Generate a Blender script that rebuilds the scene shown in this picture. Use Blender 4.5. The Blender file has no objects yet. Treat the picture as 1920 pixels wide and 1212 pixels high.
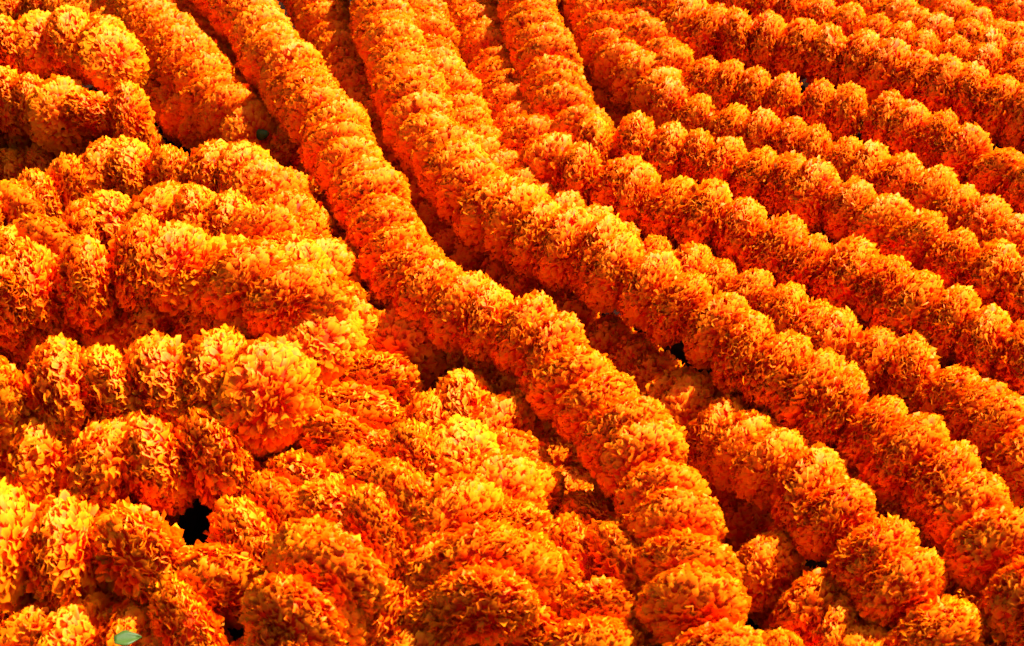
import bpy, math, random
from mathutils import Vector, Matrix

random.seed(11)
scene = bpy.context.scene
C = scene.collection
RAD = math.radians

# ------------------------------------------------------------------ camera
PITCH = RAD(42.0)          # looking down on the flowers
DIST = 1.0
MID_Z = 0.06
HALF_W = 0.416             # half picture width at 1 m
cam_loc = Vector((0.0, -math.cos(PITCH) * DIST, MID_Z + math.sin(PITCH) * DIST))
cd = bpy.data.cameras.new('camera')
cam = bpy.data.objects.new('camera', cd)
C.objects.link(cam)
cam.location = cam_loc
cam.rotation_euler = (math.pi / 2 - PITCH, 0, 0)
cd.sensor_width = 36.0
cd.lens = 18.0 / HALF_W
cd.clip_start = 0.02
cd.clip_end = 200.0
cd.dof.use_dof = True
cd.dof.focus_distance = 1.02
cd.dof.aperture_fstop = 16.0
scene.camera = cam

# ------------------------------------------------------------------ sky and sun
SUN_EL, SUN_AZ = RAD(50.0), RAD(46.0)      # azimuth turns from +Y (away from the viewer) towards +X (right)
world = bpy.data.worlds.new('World')
scene.world = world
world.use_nodes = True
wn = world.node_tree
sky = wn.nodes.new('ShaderNodeTexSky')
sky.sky_type = 'NISHITA'
sky.sun_disc = False
sky.sun_elevation = SUN_EL
sky.sun_rotation = SUN_AZ
sky.air_density = 1.0
sky.dust_density = 4.0
sky.ozone_density = 0.4
bg = wn.nodes['Background']
wn.links.new(sky.outputs[0], bg.inputs[0])
bg.inputs[1].default_value = 0.05
sd = bpy.data.lights.new('sun', 'SUN')
sd.energy = 5.0
sd.angle = RAD(0.6)
sd.color = (1.0, 0.92, 0.78)
sun = bpy.data.objects.new('sun', sd)
C.objects.link(sun)
sdir = Vector((math.cos(SUN_EL) * math.sin(SUN_AZ), math.cos(SUN_EL) * math.cos(SUN_AZ), math.sin(SUN_EL)))
sun.rotation_euler = sdir.to_track_quat('Z', 'Y').to_euler()
sun.location = sdir * 5
scene.view_settings.view_transform = 'Standard'
scene.view_settings.look = 'None'
scene.view_settings.gamma = 1.0
scene.view_settings.exposure = 2.05
scene.render.engine = 'CYCLES'
scene.cycles.max_bounces = 9
scene.cycles.diffuse_bounces = 8
scene.cycles.transmission_bounces = 5
scene.cycles.adaptive_threshold = 0.04

# ------------------------------------------------------------------ materials
def new_mat(name):
    m = bpy.data.materials.new(name)
    m.use_nodes = True
    nt = m.node_tree
    nt.nodes.clear()
    return m, nt, nt.nodes.new('ShaderNodeOutputMaterial')

def petal_material():
    m, nt, out = new_mat('marigold_petal')
    N, L = nt.nodes.new, nt.links.new
    at = N('ShaderNodeAttribute'); at.attribute_name = 'petal'
    sep = N('ShaderNodeSeparateColor'); L(at.outputs['Color'], sep.inputs[0])
    oi = N('ShaderNodeObjectInfo')
    # position along the petal plus a shift per petal and per flower picks the colour
    a1 = N('ShaderNodeMath'); a1.operation = 'MULTIPLY_ADD'
    L(sep.outputs[1], a1.inputs[0]); a1.inputs[1].default_value = 0.34
    L(sep.outputs[0], a1.inputs[2])
    a2 = N('ShaderNodeMath'); a2.operation = 'MULTIPLY_ADD'
    L(oi.outputs['Random'], a2.inputs[0]); a2.inputs[1].default_value = 0.16; L(a1.outputs[0], a2.inputs[2])
    a3 = N('ShaderNodeMath'); a3.operation = 'SUBTRACT'; L(a2.outputs[0], a3.inputs[0]); a3.inputs[1].default_value = 0.2
    cr = N('ShaderNodeValToRGB'); L(a3.outputs[0], cr.inputs[0])
    e = cr.color_ramp.elements
    e[0].position = 0.0; e[0].color = (0.80, 0.021, 0.0004, 1)
    e[1].position = 1.0; e[1].color = (0.89, 0.215, 0.0008, 1)
    k = cr.color_ramp.elements.new(0.55); k.color = (0.85, 0.092, 0.0005, 1)
    p = N('ShaderNodeBsdfPrincipled')
    L(cr.outputs[0], p.inputs['Base Color'])
    p.inputs['Roughness'].default_value = 0.5
    p.inputs['Specular IOR Level'].default_value = 0.06
    t = N('ShaderNodeBsdfTranslucent'); L(cr.outputs[0], t.inputs['Color'])
    mx = N('ShaderNodeMixShader'); mx.inputs[0].default_value = 0.27
    L(p.outputs[0], mx.inputs[1]); L(t.outputs[0], mx.inputs[2]); L(mx.outputs[0], out.inputs[0])
    return m

def simple_material(name, c1, c2, scale, rough=0.8, bump=0.3, dist=0.01):
    m, nt, out = new_mat(name)
    N, L = nt.nodes.new, nt.links.new
    tc = N('ShaderNodeTexCoord')
    ns = N('ShaderNodeTexNoise'); ns.inputs['Scale'].default_value = scale; ns.inputs['Detail'].default_value = 6
    L(tc.outputs['Object'], ns.inputs['Vector'])
    cr = N('ShaderNodeValToRGB'); L(ns.outputs[0], cr.inputs[0])
    cr.color_ramp.elements[0].position = 0.35; cr.color_ramp.elements[0].color = (*c1, 1)
    cr.color_ramp.elements[1].position = 0.65; cr.color_ramp.elements[1].color = (*c2, 1)
    bm = N('ShaderNodeBump'); bm.inputs['Strength'].default_value = bump; bm.inputs['Distance'].default_value = dist
    L(ns.outputs[0], bm.inputs['Height'])
    p = N('ShaderNodeBsdfPrincipled')
    L(cr.outputs[0], p.inputs['Base Color']); L(bm.outputs[0], p.inputs['Normal'])
    p.inputs['Roughness'].default_value = rough
    p.inputs['Specular IOR Level'].default_value = 0.15 if rough < 0.9 else 0.0
    L(p.outputs[0], out.inputs[0])
    return m

M_PETAL = petal_material()
M_GROUND = simple_material('dark_earth', (0.010, 0.004, 0.0025), (0.022, 0.009, 0.006), 40.0, 0.95, 0.6, 0.004)
M_LEAF = simple_material('leaf_green', (0.02, 0.045, 0.004), (0.035, 0.065, 0.007), 60.0, 0.5, 0.2, 0.001)
M_STRING = simple_material('cotton_string', (0.40, 0.10, 0.01), (0.5, 0.16, 0.02), 300.0, 0.9, 0.3, 0.0004)
M_CALYX = simple_material('calyx_green', (0.025, 0.07, 0.008), (0.05, 0.10, 0.015), 5.0, 0.55, 0.2, 0.02)

# ------------------------------------------------------------------ ground
gm = bpy.data.meshes.new('ground')
G = 20.0
GZ = -0.035
gm.from_pydata([(-G, -G, GZ), (G, -G, GZ), (G, G, GZ), (-G, G, GZ)], [], [(0, 1, 2, 3)])
gm.materials.append(M_GROUND)
go = bpy.data.objects.new('ground', gm)
go['kind'] = 'structure'
C.objects.link(go)

# ------------------------------------------------------------------ one marigold head (unit radius, string along Z)
def flower_mesh(name, seed, n_petals, height, openness):
    rnd = random.Random(seed)
    vs, fs, att = [], [], []
    EX = 2.25                                      # a pompon pressed flat by its neighbours on the string
    def body(n):
        k = (math.hypot(n.x, n.y) ** EX + abs(n.z) ** EX) ** (-1 / EX)
        return Vector((n.x * k, n.y * k, n.z * k * height))
    # inner body that carries the petals
    seg, rings = 16, 9
    for r in range(rings + 1):
        th = math.pi * r / rings
        for s in range(seg):
            ph = 2 * math.pi * s / seg
            vs.append(tuple(body(Vector((math.sin(th) * math.cos(ph), math.sin(th) * math.sin(ph), math.cos(th)))) * 0.86))
            att.append((0.1, 0.3, 0.0))
    for r in range(rings):
        for s in range(seg):
            a, b = r * seg + s, r * seg + (s + 1) % seg
            fs.append((a, a + seg, b + seg, b))
    # lumps that break the evenness of the whole head
    lumps = [(Vector((rnd.gauss(0, 1), rnd.gauss(0, 1), rnd.gauss(0, .5))).normalized(), rnd.uniform(-0.10, 0.08)) for _ in range(10)]
    U, V = 4, 4
    us = [-1 + 2 * i / (U - 1) for i in range(U)]
    for i in range(n_petals):
        cz = 1 - 1.99 * (i + 0.5) / n_petals
        ph = i * 2.399963 + rnd.uniform(-0.2, 0.2)
        sz = math.sqrt(max(0, 1 - cz * cz))
        n = Vector((sz * math.cos(ph), sz * math.sin(ph), cz))
        p = body(n) * (1.0 + sum(a * max(0, n.dot(d)) ** 8 for d, a in lumps))
        o = Vector((p.x, p.y, p.z * 1.5)).normalized()
        lat = Vector((0, 0, 1)).cross(o)
        if lat.length < 1e-3:
            lat = Vector((1, 0, 0))
        lat.normalize()
        mer = o.cross(lat).normalized()            # towards the front pole
        tw = rnd.gauss(0, 0.45)
        l2 = lat * math.cos(tw) + mer * math.sin(tw)
        m2 = mer * math.cos(tw) - lat * math.sin(tw)
        w0 = rnd.uniform(0.06, 0.105)
        ln = rnd.uniform(0.80, 1.12) if rnd.random() < 0.90 else rnd.uniform(1.1, 1.5)
        curl = (rnd.uniform(0.0, 0.17) * max(-1.0, min(1.0, cz * 2.2)) + rnd.gauss(0, 0.03)) * openness   # petals roll out from both poles of the pressed head
        ruf = rnd.uniform(0.015, 0.04)
        fr = rnd.uniform(2.2, 4.2)
        p1, p2 = rnd.uniform(0, 6.28), rnd.uniform(0, 6.28)
        cup = rnd.uniform(-0.03, 0.07)
        tone = rnd.random()
        base = len(vs)
        for j in range(V):
            v = j / (V - 1)
            for u in us:
                vv = v * (1 - 0.25 * u * u + 0.08 * math.sin(fr * 1.7 * u + p2))
                w = w0 * (0.45 + 0.55 * v ** 0.7)
                q = p * 0.83 + o * (0.20 * vv * ln) + l2 * (u * w)
                q += m2 * (ruf * v * math.sin(fr * u + p1) + cup * u * u * v - curl * v * v)
                vs.append(tuple(q))
                att.append((0.25 + 0.75 * v * v, tone, 0.0))
        for j in range(V - 1):
            for k in range(U - 1):
                a = base + j * U + k
                f = (a, a + 1, a + 1 + U, a + U)
                fn = (Vector(vs[f[2]]) - Vector(vs[f[0]])).cross(Vector(vs[f[3]]) - Vector(vs[f[1]]))
                fs.append(f if fn.dot(o) > 0 else f[::-1])
    me = bpy.data.meshes.new(name)
    me.from_pydata(vs, [], fs)
    ca = me.color_attributes.new('petal', 'FLOAT_COLOR', 'POINT')
    flat = []
    for c in att:
        flat.extend((c[0], c[1], c[2], 1.0))
    ca.data.foreach_set('color', flat)
    me.polygons.foreach_set('use_smooth', [True] * len(me.polygons))
    me.materials.append(M_PETAL)
    me.update()
    # soft petals: lean each normal towards the swell of the head
    nor = []
    for v in me.vertices:
        b = Vector((v.co.x, v.co.y, v.co.z * 1.6)).normalized()
        a = v.normal if v.normal.dot(b) > 0 else -v.normal
        nor.append((a * 0.42 + b * 0.58).normalized())
    me.normals_split_custom_set_from_vertices(nor)
    return me

VAR = [flower_mesh('marigold_head', 100 + i, random.randint(1050, 1200), random.uniform(0.50, 0.58), random.uniform(0.6, 1.4)) for i in range(12)]

# ------------------------------------------------------------------ photo pixel (1920 x 1212) at a height -> place
FPX = 960.0 / HALF_W
cR, cU, cF = Vector((1, 0, 0)), Vector((0, math.sin(PITCH), math.cos(PITCH))), Vector((0, math.cos(PITCH), -math.sin(PITCH)))
def at(px, py, z):
    d = cF + cR * ((px - 960.0) / FPX) + cU * ((606.0 - py) / FPX)
    return cam_loc + d * ((z - cam_loc.z) / d.z)

def catmull(pts, n=24):
    P = [pts[0] * 2 - pts[1]] + pts + [pts[-1] * 2 - pts[-2]]
    out = []
    for i in range(1, len(P) - 2):
        a, b, c, d = P[i - 1:i + 3]
        for k in range(n):
            t = k / n
            out.append(0.5 * (2 * b + (c - a) * t + (2 * a - 5 * b + 4 * c - d) * t * t + (3 * b - a - 3 * c + d) * t ** 3))
    out.append(P[-2])
    return out

RG = 0.0306
N_GARLAND = 0
def garland(label, group, z, path, size=1.0, gap=0.92, tilt=0.12, name='marigold_garland', wob=0.0025):
    """path: (px, py) or (px, py, z) along the middle of the string"""
    global N_GARLAND
    N_GARLAND += 1
    rnd = random.Random(500 + N_GARLAND)
    pts = [at(q[0], q[1], q[2] if len(q) > 2 else z) for q in path]
    line = catmull(pts)
    root = bpy.data.objects.new(name, None)
    C.objects.link(root)
    root.empty_display_size = 0.02
    root.location = (line[0].x, line[0].y, GZ)
    root['label'] = label
    root['category'] = 'garland'
    root['group'] = group
    r0 = RG * size
    heads = []
    need, i, pos = 0.0, 0, line[0]
    acc = 0.0
    nxt = 0.0
    for a, b in zip(line[:-1], line[1:]):
        seg = (b - a).length
        while acc + seg >= nxt:
            t = (nxt - acc) / max(seg, 1e-9)
            heads.append((a.lerp(b, t), (b - a).normalized()))
            nxt += r0 * gap * 1.02 * rnd.uniform(0.84, 1.16)
        acc += seg
    sv, sf = [], []
    sub = [c for c, tg in heads]
    for k, c in enumerate(sub):
        tg = (sub[min(k + 1, len(sub) - 1)] - sub[max(k - 1, 0)]).normalized()
        e1 = tg.cross(Vector((0, 0, 1))).normalized(); e2 = tg.cross(e1)
        for m in range(5):
            an = 1.2566 * m
            sv.append(tuple(c - root.location + (e1 * math.cos(an) + e2 * math.sin(an)) * 0.0009))
        if k:
            sf += [((k - 1) * 5 + m, (k - 1) * 5 + (m + 1) % 5, k * 5 + (m + 1) % 5, k * 5 + m) for m in range(5)]
    sm = bpy.data.meshes.new('string')
    sm.from_pydata(sv, [], sf)
    sm.materials.append(M_STRING)
    so = bpy.data.objects.new('string', sm)
    so.parent = root
    C.objects.link(so)
    out = []
    for c, tan in heads:
        o = bpy.data.objects.new('flower', rnd.choice(VAR))
        C.objects.link(o)
        o.parent = root
        s = r0 * rnd.uniform(0.92, 1.07)
        ax = (tan + Vector((rnd.gauss(0, tilt), rnd.gauss(0, tilt), rnd.gauss(0, tilt)))).normalized()
        if rnd.random() < 0.5:
            ax = -ax
        q = ax.to_track_quat('Z', 'Y') @ Matrix.Rotation(rnd.uniform(0, 6.283), 3, 'Z').to_quaternion()
        o.rotation_mode = 'QUATERNION'
        o.rotation_quaternion = q
        o.location = c - root.location + Vector((rnd.gauss(0, wob), rnd.gauss(0, wob), rnd.gauss(0, wob * 0.6)))
        o.scale = (s, s, s * rnd.uniform(0.9, 1.1))
        out.append(o)
    return root, out

LG = 'long marigold garlands laid side by side'
UG = 'marigold garlands lying underneath in the gaps'
HG = 'coiled marigold garlands of the large heap'
FG = 'coiled marigold garlands heaped at the front'
CG = 'marigold garlands looped in the corner heap'

# ---- long garlands
garland('long orange marigold garland curving down beside the coiled heap, bent like an S', LG, 0.11,
        [(330, -110), (400, -30), (470, 45), (530, 125), (585, 200), (635, 270), (680, 345), (708, 415), (745, 485), (805, 550), (880, 595), (965, 630),
         (1050, 685), (1115, 755), (1170, 825), (1225, 895), (1268, 970), (1285, 1045), (1290, 1120), (1320, 1200), (1370, 1290)], 1.02, gap=0.9)
garland('thick orange marigold garland, second long one from the coiled heap, lying on two others', LG, 0.115,
        [(690, -130), (712, -40), (728, 50), (748, 130), (785, 215), (832, 295), (890, 370), (965, 425), (1060, 470), (1160, 515), (1250, 565), (1340, 625), (1430, 683, 0.11),
         (1520, 740, 0.105), (1605, 795, 0.1), (1690, 855, 0.1), (1770, 922, 0.1), (1845, 1000, 0.1), (1915, 1085, 0.1), (1990, 1180, 0.1)], 1.06, gap=0.86)
garland('orange marigold garland tucked along the upper side of the thick second garland', LG, 0.075,
        [(740, -120), (764, -30), (786, 45), (812, 120), (842, 190), (872, 245), (905, 300), (955, 362), (1035, 418), (1130, 465), (1225, 500), (1320, 540), (1403, 580),
         (1495, 620), (1585, 662), (1675, 697), (1748, 730), (1815, 778), (1880, 832), (1960, 902)], 0.98)
garland('shaded orange marigold garland sunk along the lower side of the thick second garland', LG, 0.055,
        [(530, -130), (570, -40), (605, 35), (635, 105), (675, 190), (715, 270), (760, 350), (815, 430), (890, 495), (980, 550), (1070, 610), (1160, 680), (1240, 745), (1320, 805, 0.07),
         (1395, 848, 0.08), (1470, 893, 0.088), (1540, 948, 0.09), (1600, 1010, 0.09), (1660, 1080, 0.09), (1730, 1165, 0.085), (1800, 1260, 0.08)], 1.04)
garland('orange marigold garland that drops steeply, then bends sharply into a long level run', LG, 0.10,
        [(965, -110), (985, -20), (1003, 65), (1028, 140), (1060, 218), (1102, 276), (1170, 280), (1255, 298), (1350, 318), (1440, 345), (1530, 375), (1620, 412), (1700, 455),
         (1780, 495), (1860, 525), (1940, 560), (2040, 610)], 1.0)
garland('orange marigold garland running just below the sharply bent one, its steep part shaded', LG, 0.09,
        [(820, -110, 0.05), (850, -20, 0.05), (885, 50, 0.05), (915, 110, 0.055), (945, 180, 0.06), (972, 245, 0.07), (1010, 305, 0.085), (1070, 338), (1145, 355), (1230, 385), (1320, 420), (1410, 455), (1500, 490), (1590, 530),
         (1680, 575), (1770, 620), (1850, 655), (1930, 685), (2030, 730)], 1.08)
garland('orange marigold garland running just above the sharply bent one', LG, 0.083,
        [(1065, -110, 0.09), (1092, -20, 0.09), (1122, 50, 0.09), (1158, 118, 0.09), (1212, 172, 0.087), (1285, 222), (1370, 250), (1460, 272), (1540, 300), (1620, 332), (1700, 366), (1780, 404), (1850, 442), (1940, 486), (2030, 535)], 0.98)
garland('orange marigold garland emerging from shade beneath the deep straight garland', LG, 0.095,
        [(1130, -90), (1165, 0), (1200, 75), (1255, 130), (1330, 164), (1420, 184), (1510, 204), (1600, 222), (1690, 250), (1770, 280), (1845, 318), (1930, 365), (2030, 420)], 0.98)
garland('deep straight orange marigold garland with a broad shaded underside', LG, 0.10,
        [(1130, -100), (1185, -20), (1245, 40), (1320, 75), (1410, 86), (1500, 102), (1590, 122), (1680, 150), (1770, 180), (1860, 202), (1960, 235), (2050, 265)], 1.16, gap=0.84)
garland('orange marigold garland resting right behind the deep straight one', LG, 0.10,
        [(1270, -70), (1350, -5), (1440, 22), (1530, 42), (1610, 68), (1700, 100), (1790, 128), (1870, 150), (1960, 180), (2050, 215)], 0.98)
garland('narrow orange marigold garland, second behind the deep straight one', LG, 0.10,
        [(1400, -60), (1490, -15), (1580, 10), (1650, 38), (1710, 68), (1780, 95), (1850, 112), (1940, 140), (2040, 175)], 0.98)
garland('orange marigold garland, third behind the deep straight one, half in shade', LG, 0.085,
        [(1560, -60), (1640, -20), (1710, 15), (1770, 45), (1840, 75), (1920, 105), (2010, 140)], 1.0)
garland('orange marigold garland, fourth behind the deep straight one', LG, 0.085,
        [(1680, -60), (1750, -25), (1810, 5), (1870, 35), (1940, 65), (2030, 100)], 1.0)
garland('orange marigold garland, farthest behind the deep straight one', LG, 0.07,
        [(1790, -60), (1850, -30), (1910, 0), (1990, 35), (2070, 70)], 1.0)
g0, f0 = garland('orange marigold garland between the corner heap and the S-bent one, sinking from view', LG, 0.085,
        [(150, -90), (215, -25), (275, 40), (330, 100), (375, 155), (420, 205, 0.08), (475, 255, 0.065), (540, 315, 0.035), (600, 390, 0.01), (650, 470, 0.005), (700, 560, 0.0), (760, 640, 0.0)], 1.12)
garland('low shaded orange marigold garland in the groove beside the S-bent one', LG, 0.05,
        [(270, -90), (325, -10), (370, 55), (415, 120), (465, 180), (520, 235), (570, 300)], 0.95)

# ---- corner heap
garland('orange marigold garland looping over the top of the corner heap', CG, 0.125,
        [(-160, 150, 0.10), (-70, 115), (20, 95), (105, 85), (185, 98), (245, 135)], 1.12, tilt=0.3)
garland('orange marigold garland along the lower front of the corner heap', CG, 0.10,
        [(-140, 230), (-50, 205), (40, 195), (125, 215), (210, 218), (290, 228)], 1.14, tilt=0.3)
garland('shaded orange marigold garland at the foot of the corner heap', CG, 0.045,
        [(-140, 250), (-40, 255), (60, 262), (150, 270), (240, 280), (320, 280)], 1.0)
garland('shaded orange marigold garland behind the corner heap', CG, 0.06,
        [(-120, 10), (-30, 15), (60, 18), (140, 25), (200, 60), (260, 120), (330, 190), (390, 240)], 1.0)
garland('orange marigold garland low before the corner heap and the large coil', UG, 0.045,
        [(-140, 340), (-50, 335), (30, 335), (110, 320), (200, 320)], 1.0)

# ---- large coiled heap
garland('orange marigold garland forming the outermost upper coil of the large heap', HG, 0.095,
        [(-170, 470), (-80, 440), (10, 420), (80, 385), (150, 350), (235, 335), (320, 332), (405, 335), (478, 358), (532, 408), (575, 470), (602, 530), (622, 590), (635, 650)], 1.1, tilt=0.3, gap=0.85)
garland('orange marigold garland forming the second coil of the large heap', HG, 0.125,
        [(-150, 540), (-60, 515), (30, 500), (105, 470), (180, 440), (265, 422), (350, 420), (435, 430), (500, 462), (545, 508), (575, 560), (598, 620), (600, 690, 0.08)], 1.08, tilt=0.3)
garland('orange marigold garland forming the topmost inner coil of the large heap', HG, 0.145,
        [(-150, 600), (-60, 580), (20, 565), (90, 540), (175, 525), (265, 512), (355, 512), (440, 525), (515, 555), (565, 605)], 1.12, tilt=0.35)
garland('orange marigold garland forming the shaded front coil of the large heap', HG, 0.105,
        [(-150, 670), (-50, 650), (30, 632), (110, 620), (195, 618), (280, 612), (365, 608), (445, 618), (515, 650), (560, 670)], 1.1, tilt=0.35)
garland('orange marigold garland low at the front foot of the large heap', HG, 0.05,
        [(-100, 690), (0, 690), (100, 690), (200, 680), (300, 670), (400, 670), (500, 700), (590, 720)], 1.05)

# ---- heap in front
garland('orange marigold garland crowning the front heap with its end flower facing out', FG, 0.125,
        [(-130, 800), (-50, 770), (30, 755), (110, 740), (200, 738), (300, 728), (400, 722), (480, 735), (530, 765)], 1.22, tilt=0.3, gap=0.95)
garland('orange marigold garland just below the crown of the front heap', FG, 0.10,
        [(-130, 880), (-40, 868), (40, 862), (125, 868), (225, 872), (325, 868), (425, 855), (505, 835)], 1.2, tilt=0.35, gap=1.0)
garland('shaded orange marigold garland under the front heap', UG, 0.05,
        [(-120, 940), (0, 935), (110, 930), (220, 935), (310, 930)], 1.05)
garland('orange marigold garland with two wide open flower faces before the front heap', FG, 0.085,
        [(-150, 1060), (-60, 1045), (30, 1040), (125, 1040), (225, 1045), (285, 1050)], 1.4, tilt=0.55, gap=1.1)
garland('shaded orange marigold garland under the wide open flower faces', UG, 0.04,
        [(-120, 1130), (-20, 1125), (80, 1125), (180, 1135), (270, 1130)], 1.05)
garland('orange marigold garland at the very front with a green leaf between its flowers', FG, 0.055,
        [(-120, 1215), (-30, 1205), (60, 1205), (150, 1225), (270, 1215), (350, 1250)], 1.15, tilt=0.3)
garland('orange marigold garland winding down the gully between front heap and round mound', FG, 0.075,
        [(742, 668), (715, 712), (682, 765), (650, 818), (625, 870), (570, 930), (510, 985), (455, 1045), (400, 1120), (350, 1190), (310, 1270)], 1.22, tilt=0.3, gap=0.95)
garland('shaded orange marigold garland below the flank of the winding one', UG, 0.01,
        [(600, 700), (560, 790), (540, 860), (500, 920), (470, 1000), (430, 1010)], 1.0)
MG = 'coiled marigold garlands of the round mound'
garland('orange marigold garland forming the outer coil of the round mound', MG, 0.075,
        [(640, 965), (690, 905), (750, 848), (820, 808), (890, 800), (935, 838), (955, 905), (972, 970), (990, 1035), (1000, 1095)], 1.08, tilt=0.35)
garland('orange marigold garland forming the second coil of the round mound', MG, 0.11,
        [(600, 1060), (655, 985), (720, 920), (790, 875), (860, 865), (910, 900), (935, 965), (955, 1030), (950, 1100)], 1.1, tilt=0.38)
garland('orange marigold garland forming the inner coil of the round mound', MG, 0.125,
        [(560, 1170), (620, 1090), (685, 1020), (755, 970), (825, 965), (870, 1010), (890, 1075), (900, 1150)], 1.1, tilt=0.3)
garland('orange marigold garland closing the front of the round mound', MG, 0.11,
        [(540, 1250), (600, 1170), (670, 1100), (740, 1060), (805, 1070), (835, 1130), (840, 1210)], 1.1, tilt=0.3)
garland('orange marigold garland low at the front of the round mound', MG, 0.09,
        [(600, 1290), (650, 1215), (710, 1170), (770, 1180), (800, 1240)], 1.1, tilt=0.3)
garland('orange marigold garland between the round mound and the S-bent one', FG, 0.065,
        [(1180, 930), (1130, 990), (1085, 1050), (1040, 1110), (1010, 1180), (990, 1260)], 1.15, tilt=0.4, gap=1.0)
garland('short orange marigold garland tucked against the end of the S-bent one', FG, 0.08,
        [(1220, 1010), (1185, 1075), (1160, 1130), (1120, 1190), (1090, 1260)], 1.15, tilt=0.4, gap=1.0)
garland('orange marigold garland at the front edge below the round mound', FG, 0.06,
        [(840, 1270), (880, 1190), (930, 1140), (985, 1105)], 1.1, tilt=0.4)

# ---- the spread of garlands goes on towards the viewer
for k, (lab, py, z) in enumerate([('orange marigold garland lying next before the front edge', 1310, 0.05), ('orange marigold garland lying second before the front edge', 1430, 0.06),
                                  ('orange marigold garland lying third before the front edge', 1560, 0.05)]):
    garland(lab, FG, z, [(-250 + 300 * i, py + 25 * math.sin(i * 1.7 + k)) for i in range(9)], 1.15, gap=1.0)

# ---- low ones seen in the gaps
garland('dim orange marigold garland deep in the groove before the sharply bent one', UG, 0.035,
        [(1020, -60), (1050, 30), (1085, 110), (1125, 185), (1165, 235), (1240, 265), (1330, 285)], 1.0)
garland('dim orange marigold garland deep in the gap beside the S-bent one', UG, -0.003,
        [(640, 560), (700, 620), (770, 670), (850, 700), (930, 740), (980, 800), (1020, 870), (1050, 930), (1100, 990), (1180, 1020)], 1.0)
garland('dim orange marigold garland deep between the S-bent one and the shaded sunk one', UG, -0.003,
        [(830, 480), (930, 545), (1020, 600), (1100, 660), (1170, 720), (1230, 790), (1300, 860), (1360, 930), (1400, 1000), (1440, 1070), (1480, 1130), (1530, 1210), (1580, 1290)], 1.0)
garland('short orange marigold garland with a round end flower in the deep gap', UG, 0.06,
        [(1440, 1085), (1490, 1130), (1550, 1180), (1620, 1240), (1680, 1300)], 1.0, tilt=0.3)
garland('dim orange marigold garland low between the sunk one and the thick second garland', UG, 0.0,
        [(1540, 830), (1620, 900), (1700, 980), (1770, 1060), (1840, 1150), (1920, 1240)], 1.0)
garland('dim orange marigold garland low at the far end of the tucked one', UG, -0.003,
        [(1560, 560), (1660, 620), (1760, 670), (1860, 730), (1950, 790), (2030, 850)], 1.0)

# ---- green leaf and green calyx
def leaf(loc, length, rz, pitch, label):
    vs, fs = [], []
    n, wd = 9, 5
    for i in range(n):
        t = i / (n - 1)
        w = 0.34 * length * math.sin(math.pi * (0.06 + 0.94 * t) ** 0.8) ** 0.8 * (1 + 0.08 * math.sin(t * 40))
        for j in range(wd):
            u = -1 + 2 * j / (wd - 1)
            vs.append((t * length, u * w, abs(u) * 0.18 * length * 0.5 - 0.2 * length * t * t))
    for i in range(n - 1):
        for j in range(wd - 1):
            a = i * wd + j
            fs.append((a, a + 1, a + 1 + wd, a + wd))
    me = bpy.data.meshes.new('leaf')
    me.from_pydata(vs, [], fs)
    me.polygons.foreach_set('use_smooth', [True] * len(me.polygons))
    me.materials.append(M_LEAF)
    o = bpy.data.objects.new('leaf', me)
    C.objects.link(o)
    so = o.modifiers.new('thick', 'SOLIDIFY'); so.thickness = 0.0006
    o.location = loc
    o.rotation_euler = (0, pitch, rz)
    o['label'] = label
    o['category'] = 'leaf'
    return o
leaf(at(214, 1204, 0.094), 0.016, 0.35, 0.05, 'small green leaf poking out between flowers at the very front')

def calyx_mesh():
    vs, fs = [], []
    prof = [(0.0, 0.0), (0.10, 0.02), (0.16, 0.14), (0.22, 0.34), (0.27, 0.50), (0.33, 0.58)]
    seg = 12
    for r, z in prof:
        for k in range(seg):
            a = 6.28318 * k / seg
            rr = 0.65 * r * (1 + (0.10 if k % 2 else -0.06) * z)
            vs.append((rr * math.cos(a), rr * math.sin(a), -0.88 + z))
    for i in range(len(prof) - 1):
        for k in range(seg):
            fs.append((i * seg + k, i * seg + (k + 1) % seg, (i + 1) * seg + (k + 1) % seg, (i + 1) * seg + k))
    me = bpy.data.meshes.new('calyx')
    me.from_pydata(vs, [], fs)
    me.polygons.foreach_set('use_smooth', [True] * len(me.polygons))
    me.materials.append(M_CALYX)
    return me
# the flower that has slipped sideways on its string and shows its green calyx
target = at(470, 235, 0.085)
fl = min(f0, key=lambda o: (o.location + g0.location - target).length)
fl.rotation_quaternion = (-(cam_loc - target).normalized() + Vector((-0.75, 0.1, -0.2))).normalized().to_track_quat('Z', 'Y')
cx = bpy.data.objects.new('calyx', calyx_mesh())
cx.parent = fl
C.objects.link(cx)
